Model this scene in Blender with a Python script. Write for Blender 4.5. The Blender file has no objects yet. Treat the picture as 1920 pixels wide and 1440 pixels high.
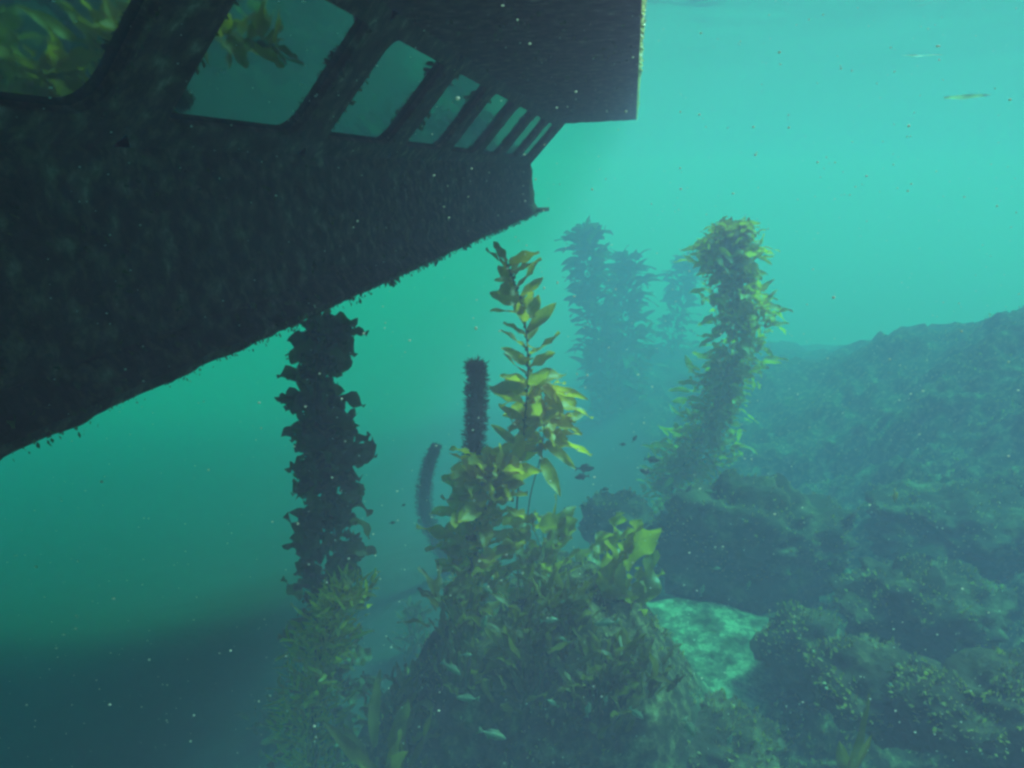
import bpy, math, random
import numpy as np
from mathutils import Vector, Matrix, noise

R = math.radians
SC = bpy.context.scene
COL = SC.collection

# ------------------------------------------------------------------ camera
FPX, PITCH = 1371.0, R(16.42)          # focal length in photo pixels (1920 wide), tilt down
cam = bpy.data.cameras.new('camera')
cam.sensor_width = 36.0
cam.lens = 36.0 * FPX / 1920.0
cam.clip_start, cam.clip_end = 0.05, 400
camo = bpy.data.objects.new('camera', cam)
camo.rotation_euler = (R(90) - PITCH, 0, 0)
COL.objects.link(camo)
SC.camera = camo

# ------------------------------------------------------------------ light
SUN_TO = Vector((0.74, 0.46, 1.15)).normalized()       # direction towards the sun
wd = bpy.data.worlds.new('World'); SC.world = wd; wd.use_nodes = True
nt = wd.node_tree
bg = nt.nodes['Background']
sky = nt.nodes.new('ShaderNodeTexSky')
sky.sky_type = 'NISHITA'; sky.sun_disc = False
sky.sun_elevation = math.asin(SUN_TO.z)
sky.sun_rotation = math.atan2(SUN_TO.x, SUN_TO.y)
nt.links.new(sky.outputs[0], bg.inputs[0])
bg.inputs[1].default_value = 0.15
sun = bpy.data.lights.new('sun', 'SUN')
sun.energy = 5.0; sun.angle = R(16.0); sun.color = (1.0, 0.97, 0.9)
suno = bpy.data.objects.new('sun', sun)
suno.rotation_euler = (-SUN_TO).to_track_quat('-Z', 'Y').to_euler()
suno.location = (6, 4, 12)
COL.objects.link(suno)
SC.view_settings.view_transform = 'Standard'
SC.view_settings.look = 'None'
SC.view_settings.gamma = 1.0
SC.view_settings.exposure = 0.9
SC.render.engine = 'CYCLES'
cy = SC.cycles
cy.max_bounces = 5; cy.diffuse_bounces = 2; cy.glossy_bounces = 2
cy.transmission_bounces = 2; cy.transparent_max_bounces = 8; cy.volume_bounces = 2
cy.use_denoising = True
cy.filter_width = 2.8
cy.caustics_reflective = False; cy.caustics_refractive = False

WATER_Z = 1.30

# ------------------------------------------------------------------ helpers
def ray(px, py):
    a, b = (px - 960) / FPX, (720 - py) / FPX
    c, s = math.cos(PITCH), math.sin(PITCH)
    return Vector((a, c + b * s, b * c - s))

def at(px, py, Y):
    """World point seen at photo pixel (px, py), Y metres ahead."""
    r = ray(px, py)
    return r * (Y / r.y)

def tag(o, label=None, cat=None, group=None, kind=None):
    if label: o['label'] = label
    if cat: o['category'] = cat
    if group: o['group'] = group
    if kind: o['kind'] = kind
    return o

def empty(name, loc, rz=0.0):
    o = bpy.data.objects.new(name, None)
    o.location = loc; o.rotation_euler = (0, 0, rz)
    o.empty_display_size = 0.1
    COL.objects.link(o)
    return o

class MB:
    def __init__(s): s.v = []; s.f = []
    def add(s, vs, fs):
        n = len(s.v); s.v += [tuple(v) for v in vs]; s.f += [tuple(i + n for i in q) for q in fs]
    def box(s, c, d):
        x, y, z = c; a, b, e = d[0] / 2, d[1] / 2, d[2] / 2
        vs = [(x + i * a, y + j * b, z + k * e) for i in (-1, 1) for j in (-1, 1) for k in (-1, 1)]
        s.add(vs, [(0, 1, 3, 2), (4, 6, 7, 5), (0, 4, 5, 1), (2, 3, 7, 6), (0, 2, 6, 4), (1, 5, 7, 3)])
    def tube(s, pts, rad, n=6):
        pts = [Vector(p) for p in pts]; m = len(pts); vs = []
        for i, p in enumerate(pts):
            t = (pts[min(i + 1, m - 1)] - pts[max(i - 1, 0)]).normalized()
            u = t.cross(Vector((0.3, 1, 0.1))).normalized(); w = t.cross(u)
            r = rad[i] if isinstance(rad, (list, tuple)) else rad
            for k in range(n):
                a = 2 * math.pi * k / n
                vs.append(p + u * (r * math.cos(a)) + w * (r * math.sin(a)))
        fs = [(i * n + k, i * n + (k + 1) % n, (i + 1) * n + (k + 1) % n, (i + 1) * n + k) for i in range(m - 1) for k in range(n)]
        fs += [tuple(range(n))[::-1], tuple((m - 1) * n + k for k in range(n))]
        s.add(vs, fs)
    def ball(s, c, r, sc=(1, 1, 1), nu=8, nv=6):
        vs = [(c[0], c[1], c[2] + r * sc[2])]
        for j in range(1, nv):
            for i in range(nu):
                ph = math.pi * j / nv; a = 2 * math.pi * i / nu
                vs.append((c[0] + r * sc[0] * math.sin(ph) * math.cos(a), c[1] + r * sc[1] * math.sin(ph) * math.sin(a), c[2] + r * sc[2] * math.cos(ph)))
        vs.append((c[0], c[1], c[2] - r * sc[2]))
        fs = [(0, 1 + i, 1 + (i + 1) % nu) for i in range(nu)]
        for j in range(nv - 2):
            for i in range(nu):
                a = 1 + j * nu + i; b = 1 + j * nu + (i + 1) % nu
                fs.append((a, a + nu, b + nu, b))
        L = len(vs) - 1; o = 1 + (nv - 2) * nu
        fs += [(o + i, L, o + (i + 1) % nu) for i in range(nu)]
        s.add(vs, fs)
    def build(s, name, mat, parent=None, smooth=True, origin=None):
        me = bpy.data.meshes.new(name)
        v = s.v
        if origin is not None:
            v = [(a - origin[0], b - origin[1], c - origin[2]) for a, b, c in v]
        me.from_pydata(v, [], s.f); me.update()
        if smooth: me.polygons.foreach_set('use_smooth', [True] * len(me.polygons))
        me.materials.append(mat)
        o = bpy.data.objects.new(name, me)
        COL.objects.link(o)
        if parent: o.parent = parent
        if origin is not None: o.location = origin
        return o

# ------------------------------------------------------------------ materials
def newmat(name):
    m = bpy.data.materials.new(name); m.use_nodes = True
    m.node_tree.nodes.clear()
    return m, m.node_tree

def N(t, kind, **kw):
    n = t.nodes.new(kind)
    for k, v in kw.items():
        if k.startswith('i_'):
            key = k[2:]
            n.inputs[int(key) if key.isdigit() else key.replace('_', ' ')].default_value = v
        else: setattr(n, k, v)
    return n

def ramp(t, src, stops):
    r = N(t, 'ShaderNodeValToRGB'); e = r.color_ramp.elements
    while len(e) < len(stops): e.new(0.5)
    for i, (p, c) in enumerate(stops):
        e[i].position = p; e[i].color = (*c, 1)
    t.links.new(src, r.inputs[0])
    return r.outputs[0]

def rough_mat(name, stops, scale=6, bump=0.5, rough=0.9, bscale=30, dist=0.03, spec=0.2):
    m, t = newmat(name)
    out = N(t, 'ShaderNodeOutputMaterial'); p = N(t, 'ShaderNodeBsdfPrincipled')
    co = N(t, 'ShaderNodeTexCoord').outputs['Object']
    n1 = N(t, 'ShaderNodeTexNoise', i_Scale=scale, i_Detail=8.0, i_Roughness=0.65)
    n2 = N(t, 'ShaderNodeTexNoise', i_Scale=bscale, i_Detail=6.0, i_Roughness=0.7)
    t.links.new(co, n1.inputs['Vector']); t.links.new(co, n2.inputs['Vector'])
    t.links.new(ramp(t, n1.outputs[0], stops), p.inputs['Base Color'])
    b = N(t, 'ShaderNodeBump', i_Strength=bump, i_Distance=dist)
    t.links.new(n2.outputs[0], b.inputs['Height']); t.links.new(b.outputs[0], p.inputs['Normal'])
    p.inputs['Roughness'].default_value = rough
    p.inputs['Specular IOR Level'].default_value = spec
    t.links.new(p.outputs[0], out.inputs[0])
    return m

def leaf_mat(name, c1, c2, trans=0.5, gloss=0.08, tmul=1.6):
    """Thin translucent seaweed blade; every blade gets its own tone."""
    m, t = newmat(name)
    out = N(t, 'ShaderNodeOutputMaterial')
    g = N(t, 'ShaderNodeNewGeometry')
    co = N(t, 'ShaderNodeTexCoord').outputs['Object']
    nz = N(t, 'ShaderNodeTexNoise', i_Scale=14.0, i_Detail=4.0)
    t.links.new(co, nz.inputs['Vector'])
    mx = N(t, 'ShaderNodeMath', operation='ADD'); 
    s1 = N(t, 'ShaderNodeMath', operation='MULTIPLY', i_1=0.6); t.links.new(g.outputs['Random Per Island'], s1.inputs[0])
    s2 = N(t, 'ShaderNodeMath', operation='MULTIPLY', i_1=0.5); t.links.new(nz.outputs[0], s2.inputs[0])
    t.links.new(s1.outputs[0], mx.inputs[0]); t.links.new(s2.outputs[0], mx.inputs[1])
    nb = N(t, 'ShaderNodeTexNoise', i_Scale=70.0, i_Detail=3.0); t.links.new(co, nb.inputs['Vector'])
    s3 = N(t, 'ShaderNodeMath', operation='MULTIPLY_ADD', i_1=0.7, i_2=-0.35); t.links.new(nb.outputs[0], s3.inputs[0])
    m3 = N(t, 'ShaderNodeMath', operation='ADD'); t.links.new(mx.outputs[0], m3.inputs[0]); t.links.new(s3.outputs[0], m3.inputs[1])
    col = ramp(t, m3.outputs[0], [(0.15, c1), (0.85, c2)])
    d = N(t, 'ShaderNodeBsdfDiffuse'); tr = N(t, 'ShaderNodeBsdfTranslucent'); gl = N(t, 'ShaderNodeBsdfGlossy', i_Roughness=0.5)
    gl.inputs['Color'].default_value = (.8, .8, .8, 1)
    mm = N(t, 'ShaderNodeMix', data_type='RGBA', blend_type='MULTIPLY'); mm.inputs[0].default_value = 1.0
    t.links.new(col, mm.inputs[6]); mm.inputs[7].default_value = (tmul, tmul, tmul * 0.8, 1)
    t.links.new(col, d.inputs[0]); t.links.new(mm.outputs[2], tr.inputs[0])
    bmp = N(t, 'ShaderNodeBump', i_Strength=0.35, i_Distance=0.01)
    wv = N(t, 'ShaderNodeTexNoise', i_Scale=55.0, i_Detail=2.0); t.links.new(co, wv.inputs['Vector'])
    t.links.new(wv.outputs[0], bmp.inputs['Height'])
    for n in (d, gl): t.links.new(bmp.outputs[0], n.inputs['Normal'])
    a = N(t, 'ShaderNodeMixShader'); a.inputs[0].default_value = trans
    t.links.new(d.outputs[0], a.inputs[1]); t.links.new(tr.outputs[0], a.inputs[2])
    fr = N(t, 'ShaderNodeMixShader'); fr.inputs[0].default_value = gloss
    t.links.new(a.outputs[0], fr.inputs[1]); t.links.new(gl.outputs[0], fr.inputs[2])
    t.links.new(fr.outputs[0], out.inputs[0])
    return m

M = {}
M['kelp'] = leaf_mat('kelp_blade', (.24, .15, .012), (.55, .36, .022), .65, .08, 1.8)
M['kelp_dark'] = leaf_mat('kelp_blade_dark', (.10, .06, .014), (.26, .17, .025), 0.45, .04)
M['kelp_yellow'] = leaf_mat('kelp_blade_yellow', (.30, .19, .010), (.66, .46, .018), 0.62)
M['kelp_gold'] = leaf_mat('kelp_blade_gold', (.50, .27, .012), (.90, .52, .02), .6, .06)
M['stipe'] = rough_mat('kelp_stipe', [(.3, (.09, .08, .02)), (.7, (.2, .17, .04))], 20, .2)
M['feather'] = leaf_mat('feather_weed', (.035, .035, .02), (.08, .07, .03), 0.3, .05)
M['turf'] = leaf_mat('seaweed_turf', (.05, .03, .015), (.70, .44, .08), 0.35, .08)
M['turf_pale'] = leaf_mat('coralline_turf', (.4, .22, .14), (.85, .68, .38), 0.2, .1)
M['rock'] = rough_mat('reef_rock', [(.3, (.04, .025, .016)), (.5, (.11, .065, .035)), (.60, (.26, .16, .07)), (.72, (.55, .38, .20))], 3.5, 1.0, .95, 14, .06)
M['hull'] = rough_mat('fouled_hull', [(.25, (.07, .025, .016)), (.5, (.15, .07, .05)), (.60, (.26, .14, .09)), (.74, (.60, .40, .28))], 12, 1.0, .95, 45, .02)
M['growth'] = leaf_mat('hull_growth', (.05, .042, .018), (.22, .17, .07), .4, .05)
M['lit_growth'] = leaf_mat('sunlit_growth', (.4, .38, .14), (.75, .72, .38), .5, .1)  # pale copy of the hull growth, sunlight put into its colour
M['pale'] = leaf_mat('pale_speck', (.85, .85, .8), (.95, .95, .9), .5, .1, 1.05)
M['fish_dark'] = rough_mat('fish_dark', [(.3, (.03, .035, .035)), (.7, (.07, .075, .07))], 20, 0, .5, spec=.5)
M['fish_pale'] = rough_mat('fish_pale', [(.35, (.14, .16, .11)), (.65, (.40, .40, .24))], 14, 0, .35, spec=.6)
M['fish_orange'] = rough_mat('fish_orange', [(.3, (.9, .22, .02)), (.7, (1.0, .42, .03))], 14, 0, .4, spec=.5)

# seabed: sand low down with a painted sunlit patch, dark weed-covered rock where the reef rises
def seabed_mat():
    m, t = newmat('seabed')
    out = N(t, 'ShaderNodeOutputMaterial'); p = N(t, 'ShaderNodeBsdfPrincipled', i_Roughness=1.0)
    p.inputs['Specular IOR Level'].default_value = 0.1
    co = N(t, 'ShaderNodeTexCoord').outputs['Object']
    at_ = N(t, 'ShaderNodeAttribute', attribute_name='reef')
    n1 = N(t, 'ShaderNodeTexNoise', i_Scale=2.2, i_Detail=9.0, i_Roughness=.7)
    n2 = N(t, 'ShaderNodeTexNoise', i_Scale=9.0, i_Detail=8.0, i_Roughness=.7)
    n3 = N(t, 'ShaderNodeTexNoise', i_Scale=1.3, i_Detail=6.0)
    for n in (n1, n2, n3): t.links.new(co, n.inputs['Vector'])
    rock = ramp(t, n2.outputs[0], [(.3, (.035, .022, .015)), (.48, (.09, .055, .03)), (.58, (.24, .15, .065)), (.70, (.52, .37, .19))])
    sand = ramp(t, n1.outputs[0], [(.3, (.07, .07, .05)), (.7, (.10, .095, .07))])
    a = N(t, 'ShaderNodeMath', operation='ADD'); t.links.new(at_.outputs['Fac'], a.inputs[0])
    b = N(t, 'ShaderNodeMath', operation='MULTIPLY_ADD', i_1=0.9, i_2=-0.45); t.links.new(n1.outputs[0], b.inputs[0]); t.links.new(b.outputs[0], a.inputs[1])
    sh = N(t, 'ShaderNodeAttribute', attribute_name='sunlit_sand')
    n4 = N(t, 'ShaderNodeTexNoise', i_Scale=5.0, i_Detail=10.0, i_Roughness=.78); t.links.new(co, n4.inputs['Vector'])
    sunlit_sand = ramp(t, n4.outputs[0], [(.40, (.05, .06, .03)), (.5, (.17, .19, .10)), (.62, (.52, .54, .30))])  # sunlit patch on the sand, painted as a lighter mottled colour
    ms = N(t, 'ShaderNodeMix', data_type='RGBA'); t.links.new(sh.outputs['Fac'], ms.inputs[0]); t.links.new(sand, ms.inputs[6]); t.links.new(sunlit_sand, ms.inputs[7])
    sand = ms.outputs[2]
    cl = ramp(t, a.outputs[0], [(.42, (0, 0, 0)), (.58, (1, 1, 1))])
    mx = N(t, 'ShaderNodeMix', data_type='RGBA')
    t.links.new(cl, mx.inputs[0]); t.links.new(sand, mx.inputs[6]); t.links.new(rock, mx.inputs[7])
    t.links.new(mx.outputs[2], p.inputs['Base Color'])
    bp = N(t, 'ShaderNodeBump', i_Strength=.9, i_Distance=.05); t.links.new(n2.outputs[0], bp.inputs['Height'])
    t.links.new(bp.outputs[0], p.inputs['Normal'])
    t.links.new(p.outputs[0], out.inputs[0])
    return m
M['seabed'] = seabed_mat()

def pane_mat():
    # seen from the water the air behind the glass makes it a mirror; a film of algae dulls it
    m, t = newmat('window_glass')
    out = N(t, 'ShaderNodeOutputMaterial')
    g = N(t, 'ShaderNodeBsdfGlossy', i_Roughness=0.04); g.inputs['Color'].default_value = (.44, .44, .39, 1)
    d = N(t, 'ShaderNodeBsdfDiffuse'); d.inputs['Color'].default_value = (.10, .13, .11, 1)
    x = N(t, 'ShaderNodeMixShader'); x.inputs[0].default_value = .22
    t.links.new(g.outputs[0], x.inputs[1]); t.links.new(d.outputs[0], x.inputs[2])
    co = N(t, 'ShaderNodeTexCoord').outputs['Object']
    nz = N(t, 'ShaderNodeTexNoise', i_Scale=4.0, i_Detail=2.0); t.links.new(co, nz.inputs['Vector'])
    bp = N(t, 'ShaderNodeBump', i_Strength=.08, i_Distance=.02); t.links.new(nz.outputs[0], bp.inputs['Height'])
    t.links.new(bp.outputs[0], g.inputs['Normal'])
    t.links.new(x.outputs[0], out.inputs[0])
    return m
M['pane'] = pane_mat()

def surface_mat():
    m, t = newmat('water_surface')
    out = N(t, 'ShaderNodeOutputMaterial')
    tr = N(t, 'ShaderNodeBsdfTransparent'); tr.inputs[0].default_value = (.95, .98, .97, 1)
    g = N(t, 'ShaderNodeBsdfGlossy', i_Roughness=.12); g.inputs[0].default_value = (.9, .95, .95, 1)
    lw = N(t, 'ShaderNodeLayerWeight', i_Blend=.35)
    x = N(t, 'ShaderNodeMixShader')
    co = N(t, 'ShaderNodeTexCoord').outputs['Object']
    nz = N(t, 'ShaderNodeTexNoise', i_Scale=3.5, i_Detail=5.0, i_Distortion=.6); t.links.new(co, nz.inputs['Vector'])
    bp = N(t, 'ShaderNodeBump', i_Strength=.25, i_Distance=.03); t.links.new(nz.outputs[0], bp.inputs['Height'])
    t.links.new(bp.outputs[0], g.inputs['Normal'])
    t.links.new(lw.outputs['Fresnel'], x.inputs[0])
    t.links.new(tr.outputs[0], x.inputs[1]); t.links.new(g.outputs[0], x.inputs[2])
    t.links.new(x.outputs[0], out.inputs[0])
    return m
M['surface'] = surface_mat()

# ------------------------------------------------------------------ terrain
def sstep(a, b, x):
    t = max(0.0, min(1.0, (x - a) / (b - a))); return t * t * (3 - 2 * t)

def reef_amount(x, y):
    """0 = open sand, 1 = rocky reef."""
    r = sstep(0.9, 2.2, x - 0.10 * y + 0.35 * noise.noise(Vector((x * .7, y * .7, 3))))
    # near mound the central kelps are rooted on
    r = max(r, 1 - sstep(1.0, 1.75, math.hypot((x + .10) / 1.0, (y - 4.6) / 1.35)))
    # pocket of clean sand in front of the big rock
    r *= sstep(.55, 1.1, math.hypot((x - 1.62) / 1.05 + .25 * noise.noise(Vector((x * 2.2, y * 2.2, 8))), (y - 5.45) / .85 + .25 * noise.noise(Vector((x * 2.2, y * 2.2, 4)))))
    return r

def height(x, y):
    z = -5.0 - 1.7 * (1 - sstep(-7.0, .6, x)) - 1.2 * sstep(8, 14, y) * (1 - sstep(1, 4, x)) + 0.10 * noise.noise(Vector((x * .3, y * .3, 0)))
    z += 1.05 * (1 - sstep(.2, 2.9, math.hypot(x - 1.2, (y - 4.8) / 1.3)))         # rise towards the reef foot
    z += 1.35 * (1 - sstep(.3, 2.1, math.hypot((x + .10), (y - 4.3) / 1.3)))      # mound in the middle
    z += 3.5 * sstep(2.2, 9.0, x - .06 * y) * (1 - .85 * sstep(8, 22, y)) + .9 * sstep(1.6, 3.4, x) * (1 - sstep(3.5, 9, y))
    z -= .8 * sstep(9, 20, y) * (1 - sstep(3, 6, x))
    z -= 9 * sstep(11, 62, y)
    r = reef_amount(x, y)
    k = 1 - sstep(.65, 1.25, math.hypot((x - 1.62) / 1.05, (y - 5.45) / .85))
    z = z * (1 - k) + k * (-3.93 + .05 * noise.noise(Vector((x * 3, y * 3, 2))))
    v = Vector((x, y, 0))
    z += r * (.46 * noise.fractal(v * .9, 1.0, 2.1, 4) + .16 * noise.fractal(v * 3.1 + Vector((5, 2, 1)), 1.0, 2.2, 4))
    z += (1 - r) * .006 * math.sin(9 * (y + .3 * x) + 2 * noise.noise(v * .8))
    return z

def grid_axis(lo, hi, fine_lo, fine_hi, step):
    a = [fine_lo]; 
    while a[-1] < fine_hi: a.append(a[-1] + step)
    s = step
    while a[-1] < hi: s *= 1.12; a.append(a[-1] + s)
    b = []; s = step; x = fine_lo
    while x > lo: s *= 1.12; x -= s; b.append(x)
    return b[::-1] + a
gx = grid_axis(-70, 70, -3.0, 9.0, .055); gy = grid_axis(-16, 110, 1.5, 11.0, .06)
vs = [(x, y, height(x, y)) for y in gy for x in gx]
nx = len(gx)
fs = [(j * nx + i, j * nx + i + 1, (j + 1) * nx + i + 1, (j + 1) * nx + i) for j in range(len(gy) - 1) for i in range(nx - 1)]
me = bpy.data.meshes.new('seabed'); me.from_pydata(vs, [], fs); me.update()
me.polygons.foreach_set('use_smooth', [True] * len(me.polygons))
at_ = me.attributes.new('reef', 'FLOAT', 'POINT')
at_.data.foreach_set('value', [reef_amount(v[0], v[1]) for v in vs])
at_ = me.attributes.new('sunlit_sand', 'FLOAT', 'POINT')
at_.data.foreach_set('value', [1 - sstep(1.0, 1.8, math.hypot(v[0] - 1.62, v[1] - 5.5)) for v in vs])  # mask of the painted sunlit patch
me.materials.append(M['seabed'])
o = bpy.data.objects.new('seabed', me); COL.objects.link(o); tag(o, kind='structure')

# water surface overhead, gently rippled
mb = MB(); sx = grid_axis(-60, 60, -1, 12, .12); sy = grid_axis(-14, 100, 2, 18, .16)
vv = [(x, y, WATER_Z +   .016 * noise.noise(Vector((x * .8, y * .5, 7))) + .005 * noise.noise(Vector((x * 2.6, y * 2.0, 1)))) for y in sy for x in sx]
mb.add(vv, [(j * len(sx) + i, j * len(sx) + i + 1, (j + 1) * len(sx) + i + 1, (j + 1) * len(sx) + i) for j in range(len(sy) - 1) for i in range(len(sx) - 1)])
tag(mb.build('water_surface', M['surface']), kind='structure')

# ------------------------------------------------------------------ viewing boat
PSI = R(9.0635)
boat = empty('viewing_boat', Vector((math.cos(PSI) * -2.6 + math.sin(PSI) * 4, -math.sin(PSI) * -2.6 + math.cos(PSI) * 4, -.62)), -PSI)
tag(boat, 'dark algae-covered underwater viewing boat overhead with a row of slanted windows along its hull', 'boat')
# local frame: X lateral (0 = centre line), Y along the hull, Z up from the keel plate
LC, LY, LZ = 2.6, -4.0, .62
def L(lat, along, z): return (lat + LC, along + LY, z + LZ)
Y0, Y1 = -3.0, 11.0
rnd = random.Random(5)

def rough_skin(mb, A, B, n_u, n_v, amp=.008, seed=0, normal=(1, 0, 0), flat_edges=True):
    """Sheet between polyline-swept edges A(y), B(y) with real growth relief."""
    vs = []
    for j in range(n_v + 1):
        y = Y0 + (Y1 - Y0) * j / n_v
        for i in range(n_u + 1):
            u = i / n_u
            p = Vector((A[0] + (B[0] - A[0]) * u, y, A[1] + (B[1] - A[1]) * u))
            d = noise.fractal(Vector((p.x * 7 + seed, p.y * 7, p.z * 7)), .8, 2.2, 4) * amp
            p += Vector(normal) * (d if (0 < i < n_u) or not flat_edges else d * .3)
            vs.append(L(p.x, p.y, p.z))
    w = n_u + 1
    mb.add(vs, [(j * w + i, j * w + i + 1, (j + 1) * w + i + 1, (j + 1) * w + i) for j in range(n_v) for i in range(n_u)])

# section (lateral, z), right-hand side; mirrored with extra beam
S_OUT_TOP, S_OUT = (.03, 1.75), (.0, .655)
S_IN, S_SILL = (-.985, .615), (-1.48, .06)
S_LOW, S_FL = (-1.415, -.49), (-1.345, -.585)
S_FLB = (-1.36, -.62)
def mir(p): return (-2 * LC - 3.0 - p[0], p[1])  # unseen far side made wider to extend the boat's shadow
for side in (0, 1):
    q = (lambda p: p) if side == 0 else mir
    s = 1 if side == 0 else -1
    nv = 560 if side == 0 else 60
    nu = lambda n: n if side == 0 else max(2, n // 6)
    mb = MB()
    rough_skin(mb, q(S_SILL), q(S_LOW), nu(26), nv, .026, 1, (s, 0, 0))
    rough_skin(mb, q(S_LOW), q(S_FL), nu(10), nv, .026, 2, (s * .8, 0, -.4))
    rough_skin(mb, q(S_FL), q(S_FLB), nu(3), nv, .012, 2, (s * .8, 0, -.4), False)
    # far end cap of the lower hull is closed below
    mb.build('lower_hull_side', M['hull'], boat)
    mb = MB()
    rough_skin(mb, q(S_IN), q(S_OUT), nu(30), nv, .012, 5, (0, 0, -1))
    rough_skin(mb, q(S_OUT), q(S_OUT_TOP), nu(24), nv, .010, 6, (s, 0, 0))
    mb.build('upper_hull_side', M['hull'], boat)
mb = MB()
rough_skin(mb, S_FLB, mir(S_FLB), 50, 280, .014, 9, (0, 0, -1), False)
mb.build('keel_plate', M['hull'], boat)
mb = MB(); rough_skin(mb, S_OUT_TOP, mir(S_OUT_TOP), 8, 30, .0, 9, (0, 0, 1))
mb.build('deck', M['hull'], boat)

# slanted window wall: a grid on the slope with rounded parallelogram openings
def slope(v): # v = 0 sill .. 1 top
    return (S_SILL[0] + (S_IN[0] - S_SILL[0]) * v, S_SILL[1] + (S_IN[1] - S_SILL[1]) * v)
WN = Vector((S_IN[1] - S_SILL[1], 0, -(S_IN[0] - S_SILL[0]))).normalized()   # outward (lateral, -, z)
V0, V1 = .13, .87
SH = -.05                                                   # openings lean towards the bow
wins = [(2.17 + 1.22 * i, 3.09 + 1.22 * i) for i in range(-5, 7)]
def opening(y0, y1, n=5):
    """Rounded outline in (along, v) coordinates, 4*(n+1) points, counter-clockwise."""
    pts = []
    for sx_, sv_, a0, ry in ((1, -1, -90, .10), (1, 1, 0, .035), (-1, 1, 90, .08), (-1, -1, 180, .03)):
        rv = ry * 1.5
        cx = y1 - ry if sx_ > 0 else y0 + ry
        cv = V1 - rv if sv_ > 0 else V0 + rv
        for k in range(n + 1):
            a = R(a0 + 90 * k / n)
            y = cx + ry * math.cos(a); v = cv + rv * math.sin(a)
            pts.append((y + SH * (v - V0) / (V1 - V0), v))
    return pts
def WP(y, v, off=0, side=0):
    la, z = slope(v)
    p = (la + WN.x * off, z + WN.z * off)
    if side: p = mir(p)
    return L(p[0], y, p[1])
for side in (0, 1):
    wall = MB()
    for k, (y0, y1) in enumerate(wins):
        n = 5
        hole = opening(y0, y1, n)
        mid = .15
        bl, br = y0 - mid, y1 + mid
        if k == 0: bl = Y0
        if k == len(wins) - 1: br = Y1
        sh0, sh1 = SH * (0 - V0) / (V1 - V0), SH * (1 - V0) / (V1 - V0)
        clamp = lambda y: max(Y0, min(Y1, y))
        # outer ring matched to the hole's points
        outer = []
        for c, (cy_, cv_) in enumerate(((br, 0), (br, 1), (bl, 1), (bl, 0))):
            for q_ in range(n + 1):
                f = q_ / n
                if c == 0: oy, ov = (y1 - .09 + (cy_ - y1 + .11) * min(1, 2 * f), 0) if f < .5 else (cy_, (2 * f - 1) * .3)
                elif c == 1: oy, ov = (cy_, .7 + .3 * min(1, 2 * f)) if f < .5 else (cy_ + (y1 - .09 - cy_) * (2 * f - 1), 1)
                elif c == 2: oy, ov = (y0 + .09 + (cy_ - y0 - .11) * min(1, 2 * f), 1) if f < .5 else (cy_, 1 - (2 * f - 1) * .3)
                else: oy, ov = (cy_, .3 - .3 * min(1, 2 * f)) if f < .5 else (cy_ + (y0 + .09 - cy_) * (2 * f - 1), 0)
                shf = SH * (ov - V0) / (V1 - V0)
                yy = oy + shf
                if (k == 0 and oy <= Y0 + 1e-6): yy = Y0
                if (k == len(wins) - 1 and oy >= Y1 - 1e-6): yy = Y1
                outer.append((yy, ov))
        m_ = len(hole)
        a = [WP(y, v, 0.0, side) for y, v in outer]
        # intermediate ring gives the frame some relief
        b = [WP(hy + (oy - hy) * .35, hv + (ov - hv) * .35, .004, side) for (hy, hv), (oy, ov) in zip(hole, outer)]
        c_ = [WP(y, v, .0, side) for y, v in hole]
        d_ = [WP(y, v, -.045, side) for y, v in hole]
        fs = []
        for r_ in range(3):
            for i in range(m_):
                j = (i + 1) % m_
                fs.append((r_ * m_ + i, r_ * m_ + j, (r_ + 1) * m_ + j, (r_ + 1) * m_ + i))
        wall.add(a + b + c_ + d_, fs)
    wall.build('window_frame', M['hull'], boat, smooth=False)
for side in (0, 1):
    for (y0, y1) in wins:
        if side == 0 and y1 < .5: continue
        mb = MB(); h_ = opening(y0, y1)
        n_ = len(h_)
        mb.add([WP(y, v, -.030, side) for y, v in h_] + [WP(y, v, -.044, side) for y, v in h_],
               [tuple(range(n_)), tuple(range(n_, 2 * n_))[::-1]] + [(i, (i + 1) % n_, n_ + (i + 1) % n_, n_ + i) for i in range(n_)])
        mb.build('window_pane', M['pane'], boat, smooth=False)
# closed ends
prof = [S_OUT_TOP, S_OUT, S_IN, S_SILL, S_LOW, S_FL, S_FLB]
loop = prof + [mir(p) for p in prof[::-1]]
for y, fl in ((Y1, 1), (Y0, -1)):
    n_ = len(loop)
    mb = MB()
    up = [loop[0], loop[1], loop[2], loop[-3], loop[-2], loop[-1]]
    lo = [loop[i] for i in range(2, n_ - 2)]
    mb.add([L(a, y, b) for a, b in up], [tuple(range(6))])
    mb.build('upper_end_plate', M['hull'], boat, smooth=False)
    mb = MB()
    mb.add([L(a, y + .002 * fl, b) for a, b in lo], [tuple(range(len(lo)))])
    mb.build('lower_end_plate', M['hull'], boat, smooth=False)
mb = MB()
mb.add([L(a, y, z) for z in (-.56, -.60) for (a, y) in ((-1.36, 10.6), (-1.20, 11.0), (-1.24, 11.35), (-1.5, 11.05))], [(0, 1, 2, 3), (7, 6, 5, 4), (0, 4, 5, 1), (1, 5, 6, 2), (2, 6, 7, 3), (3, 7, 4, 0)])
mb.build('keel_fin', M['hull'], boat)

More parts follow.
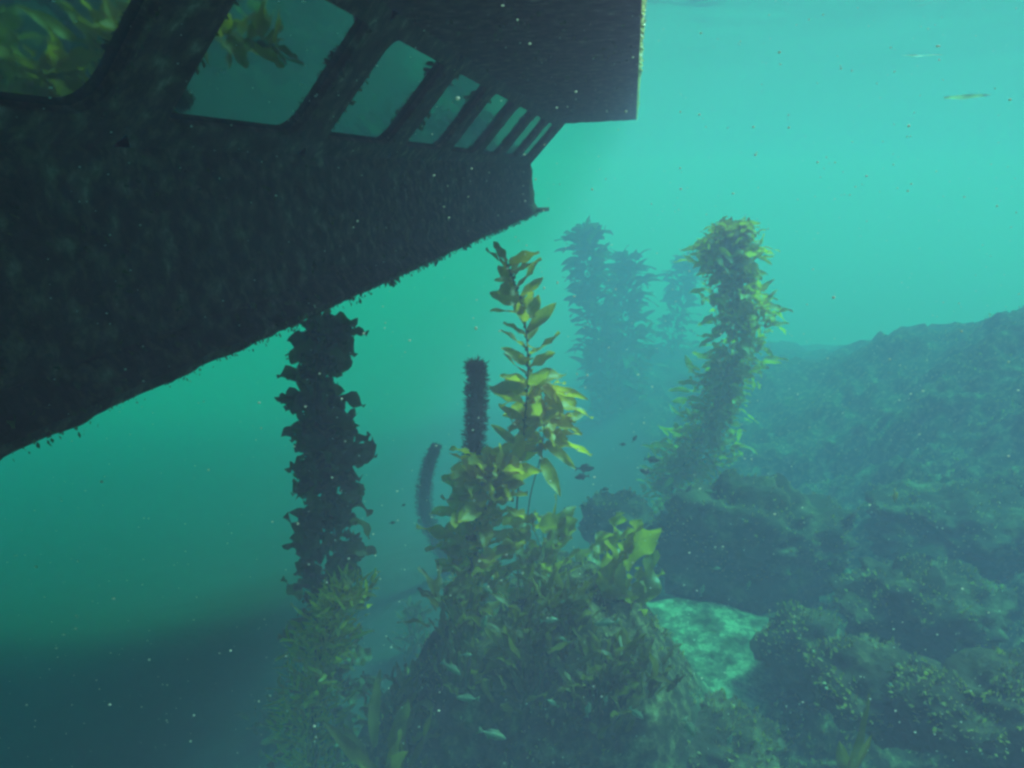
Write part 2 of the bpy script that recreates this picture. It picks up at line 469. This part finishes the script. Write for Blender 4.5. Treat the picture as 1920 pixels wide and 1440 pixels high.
# blade helper ------------------------------------------------------
def blade(mb, p, d, length, width, rng, curl=0.4, droop=-.3, ruffle=.25, n=9, m=4, tip=.8, side_dir=None):
    """One ruffled leaf-shaped blade starting at p in direction d."""
    d = Vector(d).normalized()
    up = Vector((0, 0, 1))
    s = d.cross(up)
    if s.length < .1: s = Vector((rng.uniform(-1, 1), rng.uniform(-1, 1), 0))
    s.normalize()
    s = Matrix.Rotation(rng.uniform(-1.3, 1.3), 3, d) @ s
    if side_dir is not None: s = (side_dir - d * side_dir.dot(d)).normalized()
    vs = []; cur = Vector(p); dirv = d.copy(); step = length / n
    ph = rng.uniform(0, 6.3); fr = rng.uniform(9, 15); tw = rng.uniform(-.10, .10)
    bend = Vector((rng.uniform(-1, 1), rng.uniform(-1, 1), rng.uniform(-.5, .5))) * curl
    for i in range(n + 1):
        t = i / n
        nrm = s.cross(dirv).normalized()
        w = width * .5 * (math.sin(math.pi * min(1, t * .98 + .02) ** tip) ** .75 + .04)
        for j in range(m + 1):
            u = -1 + 2 * j / m
            off = ruffle * width * (abs(u) ** 1.5) * math.sin(fr * t + ph + (1.9 if u > 0 else 0)) * .5
            off += width * .12 * (u * u) 
            vs.append(cur + s * (u * w) + nrm * off)
        cur = cur + dirv * step
        dirv = (dirv + (bend + up * droop) * (1.2 / n)).normalized()
        s = Matrix.Rotation(tw, 3, dirv) @ (s - dirv * s.dot(dirv)).normalized()
    w_ = m + 1
    mb.add(vs, [(i * w_ + j, i * w_ + j + 1, (i + 1) * w_ + j + 1, (i + 1) * w_ + j) for i in range(n) for j in range(m)])
    return cur

# algae fringe hanging along the keel edge, and growth on the outer edge with sunlight painted in
rng = random.Random(11)
mb = MB()
for k in range(2600):
    y = Y0 + (Y1 - Y0) * rng.random()
    cl = max(0, noise.noise(Vector((y * 3.1, 4, 2))) + .25)
    p = L(S_FLB[0] + rng.uniform(-.03, .05), y, S_FLB[1] + rng.uniform(-.005, .04))
    l_ = rng.uniform(.007, .018) * (1 + 1.6 * cl) * (.45 + .55 * sstep(1.5, 4.5, y))
    blade(mb, p, (rng.uniform(-.2, .6), rng.uniform(-.5, .5), -1), l_, l_ * rng.uniform(.35, .9), rng, .8, -.2, .2, 2, 1)
tag(mb.build('algae_fringe', M['growth'], boat), kind='stuff')
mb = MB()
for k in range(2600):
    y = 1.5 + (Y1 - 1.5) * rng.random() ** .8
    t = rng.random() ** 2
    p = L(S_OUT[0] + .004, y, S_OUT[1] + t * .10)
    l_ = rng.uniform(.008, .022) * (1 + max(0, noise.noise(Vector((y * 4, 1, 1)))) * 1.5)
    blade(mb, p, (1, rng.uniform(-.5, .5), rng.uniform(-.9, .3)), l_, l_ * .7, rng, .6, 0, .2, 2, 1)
tag(mb.build('sunlit_growth', M['lit_growth'], boat), kind='stuff')
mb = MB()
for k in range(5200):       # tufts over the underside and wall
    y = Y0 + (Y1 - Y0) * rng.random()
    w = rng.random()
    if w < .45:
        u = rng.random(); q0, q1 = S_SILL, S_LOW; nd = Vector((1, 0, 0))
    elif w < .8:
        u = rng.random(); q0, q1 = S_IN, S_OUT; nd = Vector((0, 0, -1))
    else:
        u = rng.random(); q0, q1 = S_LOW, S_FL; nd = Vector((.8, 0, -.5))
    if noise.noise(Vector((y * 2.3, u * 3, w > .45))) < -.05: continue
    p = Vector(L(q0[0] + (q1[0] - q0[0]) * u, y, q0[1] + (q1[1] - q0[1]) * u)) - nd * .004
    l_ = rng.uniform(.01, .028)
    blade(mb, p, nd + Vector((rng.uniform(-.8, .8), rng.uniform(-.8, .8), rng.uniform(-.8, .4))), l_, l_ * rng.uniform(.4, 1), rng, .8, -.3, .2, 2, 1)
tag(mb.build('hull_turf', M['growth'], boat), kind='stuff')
# growth along the window pillars
mb = MB()
for (y0, y1) in wins:
    if y1 < 1: continue
    for k in range(60):
        v = rng.uniform(V0, V1)
        e = y1 if rng.random() < .75 else y0
        p = WP(e + SH * (v - V0) / (V1 - V0) + (.015 if e == y1 else -.015), v, .004)
        l_ = rng.uniform(.01, .03) * (.6 + max(0, noise.noise(Vector((e, v * 6, 0)))) * 2)
        blade(mb, p, (rng.uniform(-.2, .5), (-1 if e == y1 else 1) * rng.uniform(.2, 1), rng.uniform(-1, .2)), l_, l_ * .6, rng, .6, -.3, .2, 3, 1)
tag(mb.build('pillar_growth', M['growth'], boat), kind='stuff')

# ------------------------------------------------------------------ kelps
def interp(pts, t):
    """Catmull-Rom through points, t in 0..1."""
    n = len(pts) - 1
    x = min(max(t, 0), .9999) * n; i = int(x); f = x - i
    p0, p1, p2, p3 = pts[max(i - 1, 0)], pts[i], pts[i + 1], pts[min(i + 2, n)]
    return .5 * ((2 * p1) + (p2 - p0) * f + (2 * p0 - 5 * p1 + 4 * p2 - p3) * f * f + (3 * p1 - p0 - 3 * p2 + p3) * f ** 3)

def plant(name, label, cat, base_to_top, nblade, blen, bwid, mats, seed, rad=None, group=None, droop=.1, curl=.5,
          up=.4, stipes=1, jitter=.0, ruffle=.25, srad=.006, bias=(0, 0, 0), foliage='fronds', tmin=.02, separate=False, bladders=False, n=9, m=4, wild=0.0):
    """base_to_top: world points. rad(t): how far blades' roots scatter from the stipe."""
    rg = random.Random(seed)
    base = base_to_top[0]
    gz = height(base.x, base.y)
    if base.z > gz:
        base = Vector((base.x, base.y, gz)); base_to_top = [base] + list(base_to_top)
    root = empty(name, base)
    tag(root, label, cat, group)
    pts = [Vector(p) - base for p in base_to_top]
    st = MB(); lines = []
    for s in range(stipes):
        j = [Vector((rg.uniform(-1, 1), rg.uniform(-1, 1), 0)) * jitter * (.35 + .65 * k / (len(pts) - 1)) for k in range(len(pts))]
        lp = [p + q for p, q in zip(pts, j)]; lines.append(lp)
        st.tube([interp(lp, k / 24) for k in range(25)], [srad * (1 - .5 * k / 24) for k in range(25)], 5)
    st.build('stipe', M['stipe'], root)
    fr = MB(); bl = MB(); ang = rg.uniform(0, 6)
    for k in range(nblade):
        t = tmin + (1 - tmin) * (k + rg.random() * .8) / nblade
        lp = lines[k % stipes]
        p = interp(lp, t)
        ang += 2.4 + rg.uniform(-.6, .6)
        out = Vector((math.cos(ang), math.sin(ang), 0))
        r_ = rad(t) if rad else 0
        cn = noise.noise(Vector((math.cos(ang) * 1.2 + seed, math.sin(ang) * 1.2, t * 9)))
        if rad: r_ *= 1 + 1.3 * cn
        if rad and cn < -.30: continue
        q = p + out * r_ * rg.uniform(.1, 1)
        d = out * (1 - .5 * rg.random()) + Vector((rg.uniform(-wild, wild), rg.uniform(-wild, wild), up + rg.uniform(-.35, .35) * (1 + 2 * wild))) + Vector(bias)
        ll = blen * (rg.uniform(.75, 1.15) if separate else 1) * rg.choice((1, 1) if separate else (rg.uniform(.45, .9), rg.uniform(.8, 1.45))) * (1 if t < .93 else .75)
        tgt = MB() if separate else fr
        sb = MB()
        if bladders:
            (bl if not separate else sb).ball(q + d.normalized() * .012, .010, (1, 1, 1.3), 6, 5)
        blade(tgt, q + d.normalized() * (.018 if bladders else 0), d, ll, bwid * rg.uniform(.7, 1.2), rg, curl, droop, ruffle, n, m)
        if separate:
            bo = tgt.build('blade', M[mats], root)
            if bladders: sb.build('gas_bladder', M['stipe'], bo)
    if not separate: fr.build(foliage, M[mats], root)
    if bladders and not separate: bl.build('gas_bladders', M['stipe'], root)
    return root

def path(*pts): return [at(*p) for p in pts]

# dark dense kelp in the boat's shade, left
plant('giant_kelp', 'dense dark kelp column at left whose top reaches the boat keel edge', 'kelp',
      path((600, 1300, 4.9), (618, 1160, 4.9), (622, 1000, 4.9), (612, 870, 4.9), (585, 760, 4.9), (600, 660, 4.9), (612, 608, 4.9)),
      620, .20, .12, 'kelp_dark', 3, rad=lambda t: .01 + .25 * (1 - t) ** 1.2 + .05 * math.sin(t * 31) ** 2, droop=-.8, curl=1.8, up=.3, stipes=5, jitter=.09, ruffle=.5, wild=.5)
# sparse tall kelp in the middle
plant('giant_kelp', 'tall sparse olive kelp with single blades up a thin stem', 'kelp',
      path((978, 1180, 4.7), (968, 1000, 4.7), (975, 880, 4.7), (985, 780, 4.7), (990, 690, 4.7), (985, 610, 4.7), (968, 540, 4.7), (950, 495, 4.7)),
      46, .25, .085, 'kelp', 21, droop=-.1, curl=.5, up=.35, separate=True, bladders=True, ruffle=.22, tmin=.30, bias=(0, 0, .1), srad=.008)
plant('giant_kelp', 'bunched olive kelp clump right of the thin central stem', 'kelp',
      path((985, 1150, 4.85), (990, 960, 4.85), (1015, 850, 4.85), (1020, 780, 4.85), (1010, 715, 4.85)),
      80, .25, .085, 'kelp_gold', 8, rad=lambda t: .10, droop=-.7, curl=.8, up=.1, bias=(.15, 0, 0), tmin=.5, ruffle=.3)
# yellow-olive bush over the feather column foot
plant('giant_kelp', 'yellow-olive kelp bush growing round the foot of the furry brown column', 'kelp',
      path((900, 1300, 4.5), (905, 1140, 4.5), (900, 1010, 4.5), (915, 920, 4.5), (925, 865, 4.5)),
      190, .22, .11, 'kelp_gold', 14, rad=lambda t: .22 - .14 * t, droop=-.4, curl=.9, up=.4, stipes=3, jitter=.08, ruffle=.35, tmin=.15)
plant('giant_kelp', 'small upright olive kelp tuft between the thin stem and the yellow broad-bladed kelp', 'kelp',
      path((1010, 1220, 4.6), (1010, 1110, 4.6), (1012, 1040, 4.6), (1005, 985, 4.6)),
      46, .24, .11, 'kelp', 15, rad=lambda t: .12, droop=-.1, curl=.6, up=.9, stipes=2, jitter=.05, tmin=.2)
# sunlit yellow broad blades
plant('broad_kelp', 'sunlit yellow-green kelp with wide wavy blades left of the bright sand', 'kelp',
      path((1150, 1330, 4.4), (1162, 1220, 4.4), (1170, 1130, 4.4), (1178, 1030, 4.4)),
      34, .42, .17, 'kelp_yellow', 31, rad=lambda t: .11, droop=-.25, curl=.7, up=2.8, stipes=3, jitter=.06, ruffle=.5, n=14, m=6, bias=(.15, 0, 0))
plant('broad_kelp', 'low dull olive kelp bush spreading left of the sunlit yellow kelp', 'kelp',
      path((1075, 1330, 4.65), (1080, 1200, 4.65), (1085, 1110, 4.65)),
      75, .3, .15, 'kelp', 33, rad=lambda t: .20, droop=-.3, curl=.7, up=.7, stipes=3, jitter=.1, ruffle=.4)

def feather_column(label, pts, seed, radius, n, mat='feather', group=None, length=.055, taper=.4, srad=.02):
    """Feather-boa weed: stalk wrapped in short narrow blades."""
    rg = random.Random(seed); base = pts[0]
    root = empty('feather_kelp', base); tag(root, label, 'kelp', group)
    lp = [p - base for p in pts]
    st = MB(); st.tube([interp(lp, k / 30) for k in range(31)], [srad + radius * .42 * (1 - .3 * k / 30) for k in range(31)], 9)
    st.build('stipe', M['feather'], root)
    fr = MB()
    for k in range(n):
        t = rg.random(); p = interp(lp, t)
        a = rg.uniform(0, 6.283); out = Vector((math.cos(a), math.sin(a), 0))
        rr = radius * (1 - taper * t * t * .6)
        if t > .985: rr *= .7
        d = out + Vector((0, 0, rg.uniform(-.5, .9)))
        blade(fr, p + out * rr * rg.uniform(.35, .85), d, length * rg.uniform(.6, 1.4), length * .17, rg, .8, .2, .1, 3, 1)
    fr.build('fronds', M[mat], root)
    return root

feather_column('furry brown kelp column standing straight up in the centre left of the thin stem',
               path((893, 1250, 4.75), (885, 1050, 4.75), (884, 900, 4.75), (893, 780, 4.75), (893, 678, 4.75)), 41, .078, 5200, length=.045)
feather_column('short bent hazy kelp stalk standing behind, between the dark kelp and the furry column',
               path((865, 1110, 8.9), (828, 1030, 8.6), (797, 960, 8.6), (800, 890, 8.6), (818, 835, 8.6)), 42, .15, 2200, length=.06, taper=1.2)
def ground(px, py):
    """First hit of the view ray with the terrain."""
    r = ray(px, py); t = 1.5
    while t < 60:
        p = r * t
        if p.z < height(p.x, p.y): return p
        t += .03
    return r * 60

# dark weed bushes covering the near mound
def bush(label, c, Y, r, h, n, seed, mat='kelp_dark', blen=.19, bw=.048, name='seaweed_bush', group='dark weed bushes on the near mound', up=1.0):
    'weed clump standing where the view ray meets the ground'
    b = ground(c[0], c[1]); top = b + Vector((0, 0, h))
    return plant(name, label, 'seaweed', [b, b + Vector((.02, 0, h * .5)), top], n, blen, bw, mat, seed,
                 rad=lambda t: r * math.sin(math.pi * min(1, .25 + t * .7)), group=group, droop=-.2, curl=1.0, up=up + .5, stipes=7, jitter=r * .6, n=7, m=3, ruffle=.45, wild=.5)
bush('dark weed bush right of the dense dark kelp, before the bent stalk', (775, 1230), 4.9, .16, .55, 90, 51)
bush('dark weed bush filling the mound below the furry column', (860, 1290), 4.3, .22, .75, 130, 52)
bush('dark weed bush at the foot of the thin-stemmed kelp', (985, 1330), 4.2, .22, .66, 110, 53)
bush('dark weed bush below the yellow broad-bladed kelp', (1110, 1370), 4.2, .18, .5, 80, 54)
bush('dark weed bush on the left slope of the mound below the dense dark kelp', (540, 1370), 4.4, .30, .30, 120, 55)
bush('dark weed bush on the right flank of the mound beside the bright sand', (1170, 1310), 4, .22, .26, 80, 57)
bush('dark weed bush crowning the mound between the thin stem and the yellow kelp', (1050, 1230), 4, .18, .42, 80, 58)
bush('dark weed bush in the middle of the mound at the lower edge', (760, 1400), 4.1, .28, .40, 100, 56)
# yellow feathery weed in front of the dense kelp
plant('strap_weed', 'yellow-tipped bushy strap weed in front of the foot of the dense dark kelp', 'seaweed',
      path((585, 1420, 4.0), (590, 1290, 4.0), (610, 1190, 4.0), (650, 1100, 4.0)),
      1300, .12, .026, 'kelp_yellow', 61, rad=lambda t: .17, droop=.1, curl=1.4, up=.9, wild=.8, stipes=5, jitter=.06, n=6, m=1, bias=(.15, 0, 0))
# long strap blades at the lower edge
plant('strap_kelp', 'olive kelp with long pointed blades at the lower edge below the dark bushes', 'kelp',
      path((715, 1520, 3.3), (712, 1460, 3.3), (705, 1420, 3.3)),
      18, .40, .085, 'kelp_dark', 62, rad=lambda t: .10, droop=.25, curl=.45, up=1.3, ruffle=.3, n=12)
plant('strap_kelp', 'two narrow yellow-green blades rising at the lower edge among the right-hand rocks', 'kelp',
      path((1590, 1500, 2.9), (1588, 1470, 2.9), (1585, 1440, 2.9)),
      5, .30, .06, 'kelp_dark', 63, rad=lambda t: .03, droop=.3, curl=.25, up=2.6, ruffle=.2, n=12)
# right-hand kelp with sunlit top
plant('giant_kelp', 'tall bushy kelp on the right with a sunlit yellow top and lit right edge', 'kelp',
      path((1260, 930, 8.8), (1290, 870, 8.8), (1335, 780, 8.8), (1375, 680, 8.8), (1385, 570, 8.8), (1368, 480, 8.8), (1374, 425, 8.8)),
      2300, .22, .07, 'kelp_gold', 71, rad=lambda t: .34 - .12 * t + .06 * math.sin(t * 23), droop=-.7, curl=1.5, up=.4, stipes=6, jitter=.12, ruffle=.4, n=6, m=2, wild=.8)
# distant, hazed columns
far = [((1130, 900), (1150, 740), (1120, 590), (1098, 432), 20.5, .8, 380, 'faint hazy kelp column with a spire top, left of the distant group'),
       ((1150, 880), (1168, 740), (1170, 610), (1180, 480), 21.5, .95, 380, 'faint hazy kelp column with a blunt top, right beside the spire-topped one'),
       ((1215, 900), (1235, 760), (1270, 600), (1290, 480), 27.0, .9, 300, 'faintest distant kelp column leaning right behind the sunlit kelp')]
for i, (a, b, c, d, Y, r, n_, lab) in enumerate(far):
    plant('giant_kelp', lab, 'kelp', path((*a, Y), (*b, Y), (*c, Y), (*d, Y)), int(n_ * 2.2), .6, .16, 'kelp_dark', 80 + i,
          wild=.4, rad=lambda t, r=r: r * (1 - .88 * t), group='distant hazy kelp columns', droop=-.8, curl=1.1, up=.5, stipes=4, jitter=.18, n=6, m=2)

# ------------------------------------------------------------------ reef rocks
def rock(label, c, size, seed, sub=5, amp=.28, group='reef boulders', name='reef_boulder', mat='rock', turf=260):
    import bmesh
    bm = bmesh.new(); bmesh.ops.create_icosphere(bm, subdivisions=sub, radius=1)
    off = Vector((seed * 3.7, seed * 1.9, 0))
    for v in bm.verts:
        n_ = v.co.normalized()
        r_ = 1 + amp * noise.fractal(n_ * 1.3 + off, 1.0, 2.0, 3) * 1.3 + .16 * noise.fractal(n_ * 5 + off, .8, 2.1, 4) + .05 * noise.fractal(n_ * 15 + off, .7, 2.1, 3)
        v.co = n_ * r_; v.co.x *= size[0]; v.co.y *= size[1]; v.co.z *= size[2]
    root = empty(name, c); tag(root, label, 'rock', group)
    me = bpy.data.meshes.new('rock'); bm.to_mesh(me)
    tv = [(v.co.copy(), v.normal.copy()) for v in bm.verts if v.normal.z > .05]
    bm.free()
    me.polygons.foreach_set('use_smooth', [True] * len(me.polygons)); me.materials.append(M[mat])
    o = bpy.data.objects.new('rock', me); COL.objects.link(o); o.parent = root
    rg = random.Random(seed); mb = MB()
    for k in range(int(turf * 2.4)):
        p, n_ = rg.choice(tv)
        if noise.noise(p * 3 + off) < -.12: continue
        l_ = rg.uniform(.015, .05)
        blade(mb, p - n_ * .006, n_ + Vector((rg.uniform(-.7, .7), rg.uniform(-.7, .7), .5)), l_, l_ * rg.uniform(.25, .6), rg, .9, -.2, .3, 3, 1)
    tag(mb.build('algae_turf', M['turf'], root), kind='stuff')
    return root

R_ = [('large dark boulder behind the bright sand patch with pale turf on its crown', at(1400, 1020, 6.9) , (1.05, .85, .68), 1, 5, 1500),
      ('small dark boulder left of the large one, beside the open channel', at(1160, 985, 7.6), (.42, .45, .34), 2, 4, 260),
      ('rounded boulder with a pink and green lit top on the right slope', at(1730, 1150, 5.2), (.62, .55, .40), 3, 5, 800),
      ('low hazy boulder high on the right slope', at(1780, 990, 6.8), (.8, .7, .36), 4, 5, 600),
      ('rough knobbly boulder right of the bright sand patch', at(1500, 1215, 4.9), (.30, .34, .30), 5, 4, 420),
      ('weedy boulder at the lower right with yellow turf', at(1640, 1290, 4.0), (.38, .36, .24), 6, 5, 700),
      ('dark weedy boulder in the lower right corner', at(1850, 1330, 3.6), (.42, .42, .26), 7, 5, 700),
      ('low dark boulder at the lower edge below the bright sand patch', at(1330, 1400, 3.9), (.42, .38, .22), 8, 5, 500),
      ('pale encrusted stone between the yellow kelp and the bright sand', at(1185, 1215, 4.6), (.11, .10, .13), 9, 4, 60)]
for lab, c, s, sd, sub, tn in R_:
    rock(lab, c, s, sd, sub, turf=tn)

# turf over the rocky ground, one uncountable mass
rg = random.Random(77)
for nm, mt, cnt, lo, hi, th in (('seaweed_turf', 'turf', 28000, .015, .055, .5), ('coralline_turf', 'turf_pale', 9000, .012, .035, .12)):
    mb = MB(); made = 0
    while made < cnt:
        y = 2.2 + 12 * rg.random() ** 1.4; x = rg.uniform(-1.8, .95 * y + .6)
        if reef_amount(x, y) < th: continue
        made += 1
        if noise.noise(Vector((x * 1.7, y * 1.7, 5 if mt == 'turf' else 9))) < (-.15 if mt == 'turf' else .05): continue
        p = Vector((x, y, height(x, y) - .008))
        l_ = rg.uniform(lo, hi)
        blade(mb, p, (rg.uniform(-.7, .7), rg.uniform(-.7, .7), 1), l_, l_ * rg.uniform(.2, .6), rg, .9, -.3, .3, 3, 1)
    tag(mb.build(nm, M[mt]), kind='stuff')

# ------------------------------------------------------------------ fish
def fish_mesh(name, mat, deep=.34):
    mb = MB(); ns, nr = 12, 8
    vs = []; 
    prof = [(0, .02), (.05, .30), (.15, .62), (.28, .92), (.42, 1.0), (.56, .88), (.70, .60), (.82, .32), (.90, .20), (.95, .17)]
    for x, r_ in prof:
        for k in range(nr):
            a = 2 * math.pi * k / nr
            vs.append((.5 - x, math.cos(a) * r_ * .10, math.sin(a) * r_ * deep * .5))
    fs = [(i * nr + k, (i + 1) * nr + k, (i + 1) * nr + (k + 1) % nr, i * nr + (k + 1) % nr) for i in range(len(prof) - 1) for k in range(nr)]
    fs += [tuple(range(nr)), tuple((len(prof) - 1) * nr + k for k in range(nr))[::-1]]
    mb.add(vs, fs)
    def fin(pl, th=.008):
        n_ = len(pl)
        mb.add([(x, th, z) for x, z in pl] + [(x, -th, z) for x, z in pl],
               [tuple(range(n_)), tuple(range(n_, 2 * n_))[::-1]] + [(i, n_ + i, n_ + (i + 1) % n_, (i + 1) % n_) for i in range(n_)])
    fin([(-.42, .03), (-.62, .17), (-.56, 0), (-.62, -.17), (-.42, -.03)])
    fin([(.22, deep * .42), (.10, deep * .72), (-.20, deep * .55), (-.30, deep * .22)])
    fin([(-.02, -deep * .46), (-.10, -deep * .72), (-.28, -deep * .24)])
    for s in (1, -1):
        mb.add([(.2, s * .09, 0), (.04, s * .2, -.06), (.02, s * .19, .02), (.19, s * .095, .03)], [(0, 1, 2, 3)])
    o = mb.build(name, M[mat])
    COL.objects.unlink(o)
    return o
proto = {'dark': fish_mesh('fish', 'fish_dark', .42), 'pale': fish_mesh('fish', 'fish_pale', .32), 'orange': fish_mesh('fish', 'fish_orange', .5)}
FISH = [ # px, py, Y, length px, kind, heading tilt deg, yaw deg, label, group
 (1098, 878, 6.6, 36, 'dark', 3, 0, 'dark fish swimming level, uppermost of the pair over the open channel'),
 (1090, 894, 6.5, 28, 'dark', -8, 180, 'dark fish with its head left, just under the uppermost one over the channel'),
 (1134, 917, 6.8, 18, 'dark', 0, 20, 'small dark fish below and right of the pair over the channel'),
 (1062, 955, 6.4, 20, 'dark', 50, 0, 'small dark fish slanting steeply upward over the green channel'),
 (1092, 948, 6.9, 12, 'dark', 0, 160, 'tiny dark fish at the left rim of the small boulder'),
 (1120, 963, 7.0, 11, 'dark', -20, 0, 'tiny dark fish in front of the small boulder'),
 (1224, 862, 6.8, 30, 'dark', -6, 0, 'dark fish at the top left edge of the large boulder'),
 (1210, 884, 6.7, 26, 'dark', 20, 180, 'dark fish just below the one at the boulder edge'),
 (1190, 822, 8.0, 16, 'dark', 60, 0, 'faint fish climbing in the haze below the distant kelp'),
 (1168, 833, 8.0, 14, 'dark', 0, 0, 'faint level fish in the haze below the distant kelp'),
 (736, 980, 5.6, 12, 'dark', 10, 0, 'tiny dark fish right of the dense dark kelp'),
 (757, 947, 5.8, 9, 'dark', 30, 0, 'tiny dark speck-like fish left of the bent stalk'),
 (1678, 930, 5.6, 26, 'orange', -70, 30, 'small orange fish diving over the right slope'),
 (1317, 1106, 5.2, 24, 'pale', 80, 20, 'slim pale fish hanging nose up before the large boulder'),
 (1343, 1066, 5.4, 18, 'pale', 0, 0, 'small pale fish level in front of the dark boulder face'),
 (1404, 1096, 5.6, 18, 'pale', 85, 0, 'faint pale fish upright right of the slim one before the boulder'),
 (1135, 1168, 3.9, 44, 'pale', -8, 180, 'grey-green fish crossing the dark weed left of the yellow kelp'),
 (1032, 1163, 4.0, 34, 'pale', 0, 10, 'dull round-bodied fish below the small olive tuft'),
 (908, 1168, 3.9, 34, 'pale', 75, 20, 'slim pale fish nose up against the dark bush below the furry column'),
 (912, 1105, 4.0, 30, 'pale', -35, 0, 'dull fish slanting down below the yellow-olive bush'),
 (835, 1095, 4.2, 22, 'pale', 30, 0, 'pale fish at the left edge of the dark bush'),
 (848, 1254, 3.8, 42, 'pale', -40, 0, 'yellowish fish slanting down to the right on the dark mound'),
 (875, 1309, 3.7, 40, 'pale', 5, 180, 'yellowish level fish heading left below the slanting one'),
 (925, 1378, 3.5, 54, 'pale', -28, 10, 'larger dull fish near the lower edge under the furry column'),
 (875, 1228, 4.0, 22, 'pale', 2, 0, 'small silvery fish level above the yellowish slanting one'),
 (1036, 1318, 3.7, 26, 'pale', 35, 180, 'small curved pale fish low in the middle'),
 (1103, 1330, 3.7, 30, 'pale', 82, 0, 'pale fish nose up below the yellow kelp, left of its twin'),
 (1136, 1312, 3.8, 20, 'pale', 86, 0, 'smaller pale fish nose up right of its twin below the yellow kelp'),
 (1194, 1338, 3.7, 34, 'pale', -42, 0, 'olive fish slanting down above the low dark boulder'),
 (1293, 1365, 3.4, 42, 'pale', -60, 10, 'pale slender fish diving over the low dark boulder'),
 (1368, 1388, 3.4, 24, 'pale', 78, 0, 'short yellow-green fish upright at the lower edge right of the diving one'),
 (1055, 1128, 4.4, 12, 'pale', 20, 0, 'tiny pale fish among the olive fronds in the middle'),
 (1057, 1199, 4.0, 20, 'pale', 30, 180, 'small bright yellowish fish on the dark weed in the middle'),
 (625, 1300, 3.6, 22, 'pale', 60, 0, 'pale fish climbing by the strap weed'),
 (640, 1308, 3.4, 18, 'pale', -40, 0, 'small lit fish dropping beside the strap weed'),
 (1250, 890, 6.4, 16, 'pale', 5, 0, 'tiny silvery fish over the left shoulder of the large boulder'),
 (1330, 922, 6.0, 22, 'pale', 4, 180, 'silvery level fish over the crown of the large boulder'),
]
for px, py, Y, lpx, kd, tilt, yaw, lab in FISH:
    o = proto[kd].copy(); COL.objects.link(o)
    if kd == 'pale' and px < 1300 and py > 1090: Y *= .82
    p = at(px, py, Y); s = lpx * (p.length / FPX) * .92
    o.location = p; o.scale = (s, s, s)
    o.rotation_euler = (0, -R(tilt), R(yaw)) if yaw < 90 else (0, -R(tilt), R(yaw))
    tag(o, lab, 'fish', 'small reef fish')

# two surface glints shaped as thin blades, and one drifting weed scrap
for i, (p, dr, ln, wd_, lab) in enumerate([(at(1690, 104, 7.6), (1, .1, -.02), .42, .022, 'long thin pale blade standing in for a surface glint, upper right'),
        (at(1770, 184, 8.2), (1, .25, .06), .60, .045, 'faint yellowish blade standing in for a surface glint, lower of two'),
        (at(1316, 572, 6.9), (.2, .1, 1), .09, .035, 'small bright yellow-green scrap drifting left of the sunlit kelp')]):
    g_ = random.Random(i); q_ = MB(); blade(q_, (0, 0, 0), dr, ln, wd_, g_, .3, 0, .4, 12, 2)
    o = q_.build('glint_scrap_blade', M['lit_growth']); o.location = p; tag(o, lab, 'seaweed')

# ------------------------------------------------------------------ drifting particles
rg = random.Random(99); mb = MB()
for k in range(2600):
    Y = .9 + 7 * rg.random() ** 1.2
    px, py = rg.uniform(-100, 2020), rg.uniform(-80, 1500)
    p = at(px, py, Y)
    if p.z > WATER_Z - .05 or p.z < height(p.x, p.y) + .05: continue
    mb.ball(p, rg.uniform(.0007, .0017) * (1 + .25 * Y), (rg.uniform(.7, 1.6), 1, rg.uniform(.6, 1.1)), 5, 4)
tag(mb.build('drifting_particles', M['pale']), kind='stuff')

# ------------------------------------------------------------------ the water itself
m, t = newmat('water_body')
out = N(t, 'ShaderNodeOutputMaterial')
pv = N(t, 'ShaderNodeVolumePrincipled')
pv.inputs['Color'].default_value = (.185, .134, .230, 1)
pv.inputs['Density'].default_value = .24
pv.inputs['Absorption Color'].default_value = (.015, .95, .86, 1)
pv.inputs["Anisotropy"].default_value = 0.0
t.links.new(pv.outputs[0], out.inputs['Volume'])
mb = MB(); mb.box((0, 46, -8.1), (150, 134, 20.0))
hz = mb.build('haze', m, smooth=False); tag(hz, kind='stuff')
